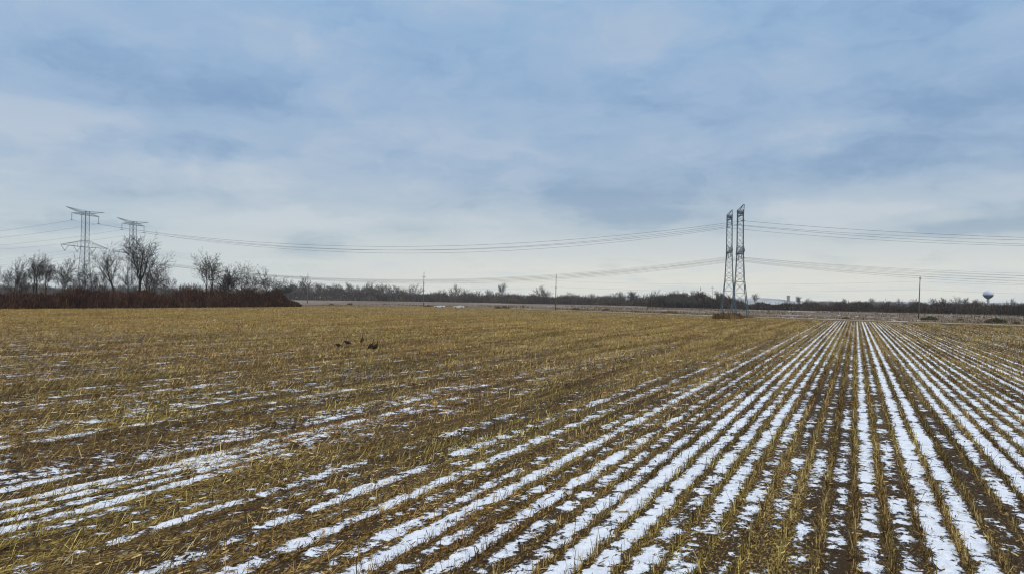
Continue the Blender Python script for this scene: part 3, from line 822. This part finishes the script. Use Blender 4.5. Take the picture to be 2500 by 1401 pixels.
# ------------------------------------------------------------------ pylons
def pylon(name, loc, rz, arm_z, label, group, st, main, br):
    """delta double-circuit lattice tower; local x = along the cross-arms"""
    o = empty(name, loc, label, 'pylon', group, rz)
    TOPZ = arm_z+19.6; UP = arm_z+16.7
    kink = arm_z*.54
    def halfw(z):
        if z >= arm_z: return 1.32-.08*(z-arm_z)/20
        if z >= kink: return 1.32+(arm_z-z)/(arm_z-kink)*.62
        return 1.94+(kink-z)/kink*1.6
    # four legs below the kink, each spreading to its footing
    for sx in (-1, 1):
        for sy in (-1, 1):
            m = MB(); w0, w1 = halfw(0), halfw(kink)
            m.bar((sx*w0, sy*w0, -.1), (sx*w1, sy*w1, kink), main*1.15)
            m.box((sx*w0-.45, sy*w0-.45, -.2), (sx*w0+.45, sy*w0+.45, .35))
            m.build('leg', M[st], o)
    m = MB(); lv = [0, kink*.34, kink*.68, kink]
    for a, c in zip(lv[:-1], lv[1:]):
        wa, wc = halfw(a), halfw(c)
        for k in range(4):
            s = [(-1, -1), (1, -1), (1, 1), (-1, 1)]; p, q = s[k], s[(k+1) % 4]
            m.bar((p[0]*wa, p[1]*wa, a), (q[0]*wc, q[1]*wc, c), br); m.bar((q[0]*wa, q[1]*wa, a), (p[0]*wc, p[1]*wc, c), br)
            m.bar((p[0]*wc, p[1]*wc, c), (q[0]*wc, q[1]*wc, c), br*1.2)
    m.build('leg_bracing', M[st], o)
    m = MB(); nlev = 13
    lv = [kink+(TOPZ-1.0-kink)*i/nlev for i in range(nlev+1)]
    for i, (a, c) in enumerate(zip(lv[:-1], lv[1:])):
        wa, wc = halfw(a), halfw(c)
        s = [(-1, -1), (1, -1), (1, 1), (-1, 1)]
        for k in range(4):
            p, q = s[k], s[(k+1) % 4]
            m.bar((p[0]*wa, p[1]*wa, a), (p[0]*wc, p[1]*wc, c), main*.9)
            m.bar((p[0]*wa, p[1]*wa, a), (q[0]*wc, q[1]*wc, c), br)
            m.bar((q[0]*wa, q[1]*wa, a), (p[0]*wc, p[1]*wc, c), br)
            if i % 2 == 0: m.bar((p[0]*wc, p[1]*wc, c), (q[0]*wc, q[1]*wc, c), br)
    m.build('mast', M[st], o)
    # lower arm: long flat triangle truss
    def arm(name, half, zb, zr, tipz, n, root=1.3, ch=None):
        ch = main*.72 if ch is None else main*.85
        m = MB()
        for sx in (-1, 1):
            for sy in (-1, 1):
                b0 = Vector((sx*root, sy*root, zb)); u0 = Vector((sx*root, sy*root, zr)); tip = Vector((sx*half, sy*.15, tipz))
                m.bar(b0, tip, ch); m.bar(u0, tip, ch*.85)
                for i in range(1, n):
                    f0, f1 = i/n, (i-.5)/n
                    pb, pu = b0.lerp(tip, f0), u0.lerp(tip, f0)
                    m.bar(pb, pu, br*.9); m.bar(u0.lerp(tip, (i-1)/n), pb, br*.9)
            for i in range(n):
                f0, f1 = i/n, (i+1)/n
                A = lambda sy, f, z: Vector((sx*root, sy*root, z)).lerp(Vector((sx*half, sy*.15, tipz)), f)
                m.bar(A(-1, f0, zb), A(1, f1, zb), br*.9); m.bar(A(1, f0, zb), A(-1, f0, zb), br*.9)
        for sy in (-1, 1):
            m.bar((-root, sy*root, zb), (root, sy*root, zb), ch*1.1); m.bar((-root, sy*root, zr), (root, sy*root, zr), ch)
        m.build(name, M[st], o)
    arm('lower_arm', 16, arm_z, arm_z+3.4, arm_z+.25, 6, ch=.19)
    arm('upper_arm', 9.3, UP, UP+1.5, UP+.15, 4)
    arm('shield_wire_arm', 13, TOPZ-2.3, TOPZ-.9, TOPZ, 5)
    for sx in (-1, 1):
        m = MB(); m.tube([(sx*9.2, 0, UP+.1), (sx*9.2, 0, UP-3.5)], [.12, .12], 6)
        m.bar((sx*9.2, -.9, UP-3.55), (sx*9.2, .9, UP-3.55), .16)
        m.build('insulator_string', M['insul'], o)
        for c in (13.2, 5.2):
            m = MB(); apex = (sx*c, 0, arm_z-2.6)
            m.tube([(sx*(c+2.5), 0, arm_z+.1), apex], [.10, .10], 6); m.tube([(sx*(c-2.5), 0, arm_z+.1), apex], [.10, .10], 6)
            m.bar((sx*c, -.5, arm_z-2.65), (sx*c, .5, arm_z-2.65), .14)
            m.build('insulator_string', M['insul'], o)
    return o
PB = Vector((X(1806, 318), 318, 0)); PA = Vector((X(1779.5, 364), 364, 0))
PT1 = Vector((X(205, 382), 382, 0)); PT2 = Vector((X(322, 427), 427, 0))
ARM_AZ = math.atan2(PB.x-PT1.x, PB.y-PT1.y)     # run of the line, compass
rz = -(R(11.2)) + R(90)                          # local x -> compass 11.2 deg
PG = 'lattice pylons of the power line'
tow = [(PT1, 29.2, 'leftmost tall grey lattice pylon, its long lower arm clear of the trees'),
       (PT2, 28.6, 'grey lattice pylon at left rising behind the tallest bare tree'),
       (PA, 30.4, 'left and further one of the two lattice pylons seen end on at right'),
       (PB, 27.0, 'right and nearer one of the two lattice pylons seen end on at right')]
for k, (p, az_, lab) in enumerate(tow): pylon('lattice_pylon', tuple(p), rz, az_, lab, PG, *(('steel_hazed', .19, .055) if k < 2 else ('steel', .255, .082)))

# conductors hang in spans from tower to tower
axis = Vector((math.sin(R(11.2)), math.cos(R(11.2)), 0)); run = Vector((axis.y, -axis.x, 0))
def span_pts(a, c, sag, n=22):
    return [a.lerp(c, i/n) - Vector((0, 0, 4*sag*(i/n)*(1-i/n))) for i in range(n+(1))]
def wire(pL, pR, aL, aR, off, kind, label, rad):
    dsag = {-13.2: -1.2, -9.2: -.6, -5.2: -.4, 5.2: .4, 9.2: .5, 13.2: 1.1}[off]
    hL = (aL+16.7-3.6) if kind == 'u' else aL-2.7
    hR = (aR+16.7-3.6) if kind == 'u' else aR-2.7
    a = pL+axis*off+Vector((0, 0, hL)); c = pR+axis*off+Vector((0, 0, hR))
    l_end = a - run*330; r_end = c + run*340 + Vector((0, 0, 1.0))
    pts = span_pts(l_end, a, 12)[:-1] + span_pts(a, c, 12.4+dsag*.4, 30)[:-1] + span_pts(c, r_end, 9.3+dsag)
    m = MB(); m.tube(pts, [rad*.6]*16+[rad*.8]*12+[rad]*(len(pts)-28), 5)
    o = m.build('power_line', M['wire']); tag(o, label, 'power line', 'conductors of the power line')
wn = {-9.2: 'upper conductor on the near side', 9.2: 'upper conductor on the far side'}
ln_ = {-13.2: 'outermost near lower conductor', -5.2: 'inner near lower conductor', 5.2: 'inner far lower conductor', 13.2: 'outermost far lower conductor'}
for (pL, pR, aL, aR, who) in ((PT1, PB, 29.2, 27.0, 'nearer pylon of each pair'), (PT2, PA, 28.6, 30.4, 'farther pylon of each pair')):
    for off, nm in wn.items(): wire(pL, pR, aL, aR, off, 'u', f'grey {nm}, strung on the {who}', .055)
    for off, nm in ln_.items(): wire(pL, pR, aL, aR, off, 'l', f'grey {nm}, strung on the {who}', .036)

# ------------------------------------------------------------------ utility poles
def pole(name, x, y, H, lean, label, arms=((.93, 2.4),), r=.19):
    o = empty(name, (x, y, 0), label, 'utility pole', 'utility poles along the lane')
    o.rotation_euler = (0, R(lean), 0)
    m = MB(); m.tube([(0, 0, -.3), (0, 0, H*.5), (0, 0, H)], [r*1.25, r, r*.7], 10); m.build('pole', M['pole'], o, True)
    for f, L in arms:
        m = MB(); m.box((-L/2, -.20, H*f-.09), (L/2, -.06, H*f+.09)); 
        m.bar((-L*.3, -.1, H*f-.05), (0, -.1, H*f-.7), .06); m.bar((L*.3, -.1, H*f-.05), (0, -.1, H*f-.7), .06)
        m.build('crossarm', M['pole'], o)
        for s in (-.45, .45):
            m = MB(); m.lathe([(.05, H*f+.09), (.11, H*f+.14), (.07, H*f+.22), (.10, H*f+.27), (.03, H*f+.38)], 8, (s*L, -.13)); m.build('insulator', M['insul'], o, True)
    return o
pole('utility_pole', X(2243, 312), 312, Hh(2249, 675, 312), 1.9, 'weathered utility pole at right leaning slightly, with no visible arm', ((.945, .9),), .21)
pole('utility_pole', X(1357, 405), 405, Hh(1357, 669, 405), .4, 'plain utility pole in the middle of the picture', ((.62, 1.2),), .2)
pole('utility_pole', X(1034, 465), 465, Hh(1035, 664, 465), .5, 'utility pole with short arms left of the white vehicles', ((.86, 2.0), (.66, 1.2)), .22)
pole('utility_pole', X(751, 545), 545, Hh(751, 667, 545), .3, 'leftmost utility pole with a crossarm, near the end of the hedgerow', ((.87, 3.6), (.80, 2.6)), .23)
pole('utility_pole', X(1739, 700), 700, Hh(1739, 698, 700), .3, 'faint distant utility pole just left of the right pylon pair', ((.9, 2.4),), .16)
PP = [(X(751, 545), 545, 16.5), (X(1034, 465), 465, 16.5), (X(1357, 405), 405, 16.0), (X(2247, 312), 312, 15.8), (X(3100, 262), 262, 15.8)]
for dz_, lab in ((0, 'thin overhead wire strung near the tops of the utility poles'), (-3.4, 'thin overhead wire strung lower on the utility poles')):
    pts = []
    for a, c in zip(PP[:-1], PP[1:]):
        pts += span_pts(Vector(a)+Vector((0, -.3, dz_)), Vector(c)+Vector((0, -.3, dz_)), 1.6, 12)[:-1]
    m = MB(); m.tube(pts, [.022]*len(pts), 5)
    tag(m.build('utility_wire', M['wire']), lab, 'wire', 'wires of the utility poles')

# ------------------------------------------------------------------ water tower and the block on the hill
z = 1240; x = X(2413, z); s = z/FPX
o = empty('water_tower', (x, z, 0), 'white and navy bulb shaped water tower on a pale column at far right', 'water tower')
top, mid, low = Hh(2413, 709, z), Hh(2413, 719.0, z), Hh(2413, 729.5, z)
R0 = 11.8*s
m = MB(); m.lathe([(R0*.985, mid-.9), (R0, mid)] + [(R0*math.cos(a), mid+(top-mid)*math.sin(a)) for a in [R(d_) for d_ in range(10, 90, 10)]] + [(.3, top)], 32)
tk = m.build('tank', M['tank_white'], o, True)
m = MB(); m.lathe([(.9, top-.12), (.9, top+.5), (.1, top+.8)], 12); m.build('roof_vent', M['tank_white'], tk, True)
m = MB(); m.lathe([(2.1, low), (R0*.42, low+1.1), (R0*.72, low+2.9), (R0*.93, mid-1.6), (R0*.99, mid-.9)], 32); m.build('tank_base', M['tank_navy'], o, True)
m = MB(); m.lathe([(4.2, -.2), (3.4, 2.5), (2.3, 6), (1.9, 10), (1.9, low+.2)], 24); m.build('column', M['tank_stem'], o, True)
z = 2560; x = X(1926, z)
o = empty('hilltop_block', (x, z, 0), 'small dark squarish block on top of the pale flat hill', 'building')
m = MB(); h0 = Hh(1926, 729, z); h1 = Hh(1926, 721.2, z); m.box((x*0-4, 0, h0*.2), (4, 8, h1-1.4)); m.build('wall', M['concrete'], o)
m = MB(); m.box((-4.6, -.6, h1-1.4), (4.6, 8.6, h1)); m.build('roof', M['concrete'], o)

# ------------------------------------------------------------------ vehicles
def truck(name, loc, rz, label, cab_h=1.88, bed=True):
    """pickup, local +x = front, side view in xz"""
    o = empty(name, loc, label, 'pickup truck' if bed else 'car', 'white vehicles parked at the field edge', rz)
    L, Wd = 5.8, .98
    m = MB()
    m.prism([(-2.9, .50), (-2.9, 1.22), (-1.05, 1.24), (1.15, 1.22), (2.65, 1.12), (2.88, .98), (2.9, .50), (2.35, .40), (1.25, .40), (-1.2, .40), (-2.3, .42)], -Wd, Wd)
    bd = m.build('body', M['white_paint'], o)
    m = MB(); xr = -.95 if bed else -2.55
    y0, y1 = .90, .74
    lo = [(xr, 1.222), (1.20, 1.205)]; hi = [(xr+(.12 if bed else .5), cab_h-.02), (.45, cab_h)]
    vs = [(lo[0][0], -y0, lo[0][1]), (lo[1][0], -y0, lo[1][1]), (lo[1][0], y0, lo[1][1]), (lo[0][0], y0, lo[0][1]),
          (hi[0][0], -y1, hi[0][1]), (hi[1][0], -y1, hi[1][1]), (hi[1][0], y1, hi[1][1]), (hi[0][0], y1, hi[0][1])]
    m.add(vs, [(0,3,2,1),(4,5,6,7),(0,1,5,4),(1,2,6,5),(2,3,7,6),(3,0,4,7)])
    m.build('cab', M['white_paint'], o)
    def lerp(a, c, f): return tuple(a[i]+(c[i]-a[i])*f for i in range(3))
    for s in (-1, 1):
        b0, b1 = (lo[0][0], s*y0, lo[0][1]), (lo[1][0], s*y0, lo[1][1]); t0, t1 = (hi[0][0], s*y1, hi[0][1]), (hi[1][0], s*y1, hi[1][1])
        for f0, f1 in ((.06, .47), (.53, .93)):
            q = [lerp(lerp(b0, b1, f0), lerp(t0, t1, f0), .12), lerp(lerp(b0, b1, f1), lerp(t0, t1, f1), .12),
                 lerp(lerp(b0, b1, f1), lerp(t0, t1, f1), .86), lerp(lerp(b0, b1, f0), lerp(t0, t1, f0), .86)]
            m = MB(); e = .012*s
            m.add([(p[0], p[1]+e, p[2]+.003) for p in q]+[(p[0], p[1]-.02*s, p[2]) for p in q], [(0,1,2,3),(7,6,5,4),(0,4,5,1),(1,5,6,2),(2,6,7,3),(3,7,4,0)])
            m.build('side_window', M['glass'], o)
    for nm, xa, xb, dxx in (('windscreen', lo[1], hi[1], .015), ('rear_window', lo[0], hi[0], -.015)):
        q = []
        for f, yy in ((.12, .92), (.88, .92)):
            yv = (y0+(y1-y0)*f)*yy; xx = xa[0]+(xb[0]-xa[0])*f; zz = xa[1]+(xb[1]-xa[1])*f
            q += [(xx, -yv, zz), (xx, yv, zz)]
        m = MB(); m.add([(p[0]+dxx, p[1], p[2]+.004) for p in q]+[(p[0]-dxx, p[1], p[2]) for p in q], [(0,1,3,2),(4,6,7,5),(0,4,5,1),(2,3,7,6),(0,2,6,4),(1,5,7,3)])
        m.build(nm, M['glass'], o)
    if bed:
        m = MB(); m.box((-2.8, -.84, 1.225), (-1.08, .84, 1.235)); m.build('bed_floor', M['tyre'], o)
        m = MB()
        for s in (-1, 1): m.box((-2.88, s*.91-.07, 1.20), (-1.0, s*.91+.07, 1.34))
        m.box((-2.90, -.97, 1.20), (-2.82, .97, 1.345)); m.build('bed_rail', M['white_paint'], o)
    for xx in (1.82, -1.78):
        for s in (-1, 1):
            wh = MB(); yc = s*.90
            ring = [(.39, -.13), (.41, -.09), (.41, .09), (.39, .13)]
            n = 20; vs = []
            for r_, yy in ring:
                for k in range(n):
                    a = 2*math.pi*k/n; vs.append((xx+r_*math.cos(a), yc+yy, .41+r_*math.sin(a)))
            fs = [(i*n+k, (i+1)*n+k, (i+1)*n+(k+1) % n, i*n+(k+1) % n) for i in range(3) for k in range(n)]
            fs += [tuple(range(n)), tuple(range(4*n-1, 3*n-1, -1))]
            wh.add(vs, fs); wo = wh.build('wheel', M['tyre'], o)
            rm = MB(); vs = [(xx+.24*math.cos(2*math.pi*k/n), yc+s*.125, .41+.24*math.sin(2*math.pi*k/n)) for k in range(n)] + [(xx+.20*math.cos(2*math.pi*k/n), yc+s*.15, .41+.20*math.sin(2*math.pi*k/n)) for k in range(n)]
            rm.add(vs, [(k, (k+1) % n, n+(k+1) % n, n+k) for k in range(n)]+[tuple(range(n)), tuple(range(2*n-1, n-1, -1))]); rm.build('rim', M['rim'], wo)
            # dark wheel arch
            ar = MB(); vs = []
            for r_ in (.44, .53):
                for k in range(11):
                    a = math.pi*k/10; vs += [(xx+r_*math.cos(a), s*.985, .43+r_*math.sin(a)), (xx+r_*math.cos(a), s*.90, .43+r_*math.sin(a))]
            fs = []
            for k in range(10):
                i0, i1 = 2*k, 22+2*k
                fs += [(i0, i0+2, i1+2, i1), (i0+1, i1+1, i1+3, i0+3), (i0, i0+1, i0+3, i0+2), (i1, i1+2, i1+3, i1+1)]
            ar.add(vs, fs); ar.build('wheel_arch', M['tyre'], o)
    m = MB(); m.box((2.86, -.95, .48), (3.02, .95, .68)); m.build('front_bumper', M['chrome'], o)
    m = MB(); m.box((-3.04, -.95, .52), (-2.88, .95, .70)); m.build('rear_bumper', M['chrome'], o)
    m = MB(); m.box((2.875, -.55, .74), (2.905, .55, .96)); m.build('grille', M['tyre'], o)
    for s in (-1, 1):
        m = MB(); m.box((2.84, s*.78-.16, .80), (2.915, s*.78+.16, .97)); m.build('headlight', M['lamp'], o)
        m = MB(); m.box((-2.925, s*.86-.07, .85), (-2.88, s*.86+.07, 1.12)); m.build('tail_light', M['red_lamp'], o)
        m = MB(); m.box((.85, s*1.05-.10, 1.22), (1.02, s*1.05+.10, 1.40)); m.build('wing_mirror', M['tyre'], o)
    return o
zt = 10353/(751-hor(1074)); truck('parked_car', (X(1074, zt), zt, .02), R(172), 'white car with dark windows, left of the two vehicles parked at the field edge', 1.80, False)
zt = 10353/(751.8-hor(1121)); truck('parked_truck', (X(1121, zt), zt, .02), R(170), 'white pickup truck, right of the two vehicles parked at the field edge', 1.72, True)

# ------------------------------------------------------------------ wild turkeys
def turkey(name, loc, rz, sc_, label, neck='up', pitch_=.55, tan=False):
    """local +x = forward"""
    o = empty(name, loc, label, 'turkey', 'wild turkeys in the stubble', rz)
    o.scale = (sc_,)*3
    c, s = math.cos(pitch_), math.sin(pitch_)
    H0 = .40
    def P(a, h): return (a*c-h*s, 0, H0+a*s+h*c)          # along body axis / above it
    path = [P(-.46, .06), P(-.36, .06), P(-.22, .03), P(-.05, 0), (P(.12, 0)), P(.24, .02), P(.33, .06)]
    rad = [(.03, .05), (.06, .085), (.16, .16), (.215, .20), (.205, .19), (.145, .13), (.075, .065)]
    e = Vector(path[-1])
    if neck == 'up': nk = [e+Vector((.05, 0, .12)), e+Vector((.06, 0, .26)), e+Vector((.07, 0, .36)), e+Vector((.11, 0, .40)), e+Vector((.17, 0, .385))]
    elif neck == 'tall': nk = [e+Vector((.02, 0, .16)), e+Vector((.02, 0, .34)), e+Vector((.03, 0, .47)), e+Vector((.07, 0, .51)), e+Vector((.13, 0, .495))]
    else: nk = [e+Vector((.13, 0, -.02)), e+Vector((.24, 0, -.16)), e+Vector((.29, 0, -.30)), e+Vector((.32, 0, -.35)), e+Vector((.36, 0, -.39))]
    path += [tuple(p) for p in nk]; rad += [(.042, .04), (.034, .032), (.034, .032), (.038, .034), (.018, .016)]
    m = MB(); m.tube(path, rad, 12)
    m.build('body', M['tanfeather' if tan else 'feather'], o, True)
    hd = nk[-2]
    m = MB(); m.tube([hd+Vector((-.035, 0, -.05)), hd+Vector((-.01, 0, 0)), hd+Vector((.05, 0, -.005))], [.036, .044, .024], 10); m.build('head', M['birdskin'], o, True)
    m = MB(); m.tube([hd+Vector((.05, 0, -.005)), hd+Vector((.10, 0, -.03))], [.018, .005], 6); m.build('beak', M['beak'], o)
    m = MB(); m.tube([hd+Vector((.035, 0, -.02)), hd+Vector((.025, 0, -.07)), hd+Vector((0, 0, -.11))], [.014, .018, .008], 6); m.build('wattle', M['birdskin'], o, True)
    for sy in (-1, 1):
        m = MB(); m.tube([Vector(P(.16, .03))+Vector((0, sy*.12, 0)), Vector(P(.02, .02))+Vector((0, sy*.165, 0)), Vector(P(-.16, .03))+Vector((0, sy*.15, 0)), Vector(P(-.32, .02))+Vector((0, sy*.08, 0))], [(.05, .03), (.10, .035), (.085, .03), (.02, .012)], 8)
        m.build('wing', M['wing'], o, True)
        m = MB(); hip = Vector(P(-.02, -.10))+Vector((0, sy*.075, 0))
        m.tube([hip, Vector((hip.x+.05, sy*.075, .23)), Vector((hip.x-.01, sy*.075, .13)), Vector((hip.x+.005, sy*.075, .015))], [.055, .034, .014, .013], 7)
        for a in (-.5, 0, .5): m.bar((hip.x+.005, sy*.075, .015), (hip.x+.005+.085*math.cos(a), sy*.075+.085*math.sin(a), .008), .016)
        m.bar((hip.x+.005, sy*.075, .015), (hip.x-.04, sy*.075, .008), .014)
        m.build('leg', M['birdleg'], o, True)
    m = MB(); vs = []; A0 = Vector(P(-.34, .06)); n = 7
    for k in range(n):
        f = (k/(n-1)-.5)*2
        tip = Vector(P(-.74+.05*f*f, .05-.05*abs(f)))+Vector((0, f*.13, 0)); root = A0+Vector((0, f*.06, 0))
        vs += [root+Vector((0, 0, .015)), tip+Vector((0, 0, .008)), root-Vector((0, 0, .015)), tip-Vector((0, 0, .008))]
    fs = []
    for k in range(n-1):
        i, j = 4*k, 4*(k+1)
        fs += [(i, i+1, j+1, j), (i+2, j+2, j+3, i+3), (i+1, i+3, j+3, j+1), (i, j, j+2, i+2)]
    fs += [(0, 2, 3, 1), (4*n-4, 4*n-3, 4*n-1, 4*n-2)]
    m.add(vs, fs); m.build('tail', M['wing'], o)
    return o
def tpos(px, py):
    z = 10353/(py-hor(px)); return (X(px, z), z, 0)
turkey('wild_turkey', tpos(886.5, 838), R(75), 1.02, 'dark turkey standing tallest with its neck stretched straight up', 'tall', 1.0)
turkey('wild_turkey', tpos(908, 853.5), R(10), 1.05, 'dark turkey with slanted body, left of the close pair at right', 'up', .85)
turkey('wild_turkey', tpos(919, 855), R(-15), 1.05, 'dark turkey with slanted body, right of the close pair, nearest the camera', 'up', .80)
turkey('wild_turkey', tpos(851, 843), R(200), .95, 'brown turkey bent over feeding between the tall one and the leftmost one', 'down', .35)
turkey('wild_turkey', tpos(828.5, 848.5), R(160), .85, 'small dark turkey crouched at the left end of the flock', 'down', .25)

# ------------------------------------------------------------------ haze
b = MB(); b.box((-5200, -5200, -1.03), (5200, 5200, 62.0))
mh = bpy.data.materials.new('thin_air_haze'); mh.use_nodes = True
nt = mh.node_tree; nt.nodes.clear()
out = nt.nodes.new('ShaderNodeOutputMaterial'); pv = nt.nodes.new('ShaderNodeVolumePrincipled')
pv.inputs['Color'].default_value = (.82, .91, 1.0, 1); pv.inputs['Density'].default_value = .00007
nt.links.new(pv.outputs[0], out.inputs['Volume'])
hz = b.build('haze', mh); tag(hz, kind='stuff'); hz['label'] = 'thin pale air haze lying over the whole field and the far tree lines'; hz['category'] = 'haze'
sc.cycles.volume_bounces = 1
sc.cycles.max_bounces = 6
sc.cycles.use_denoising = True
sc.cycles.filter_width = 1.15
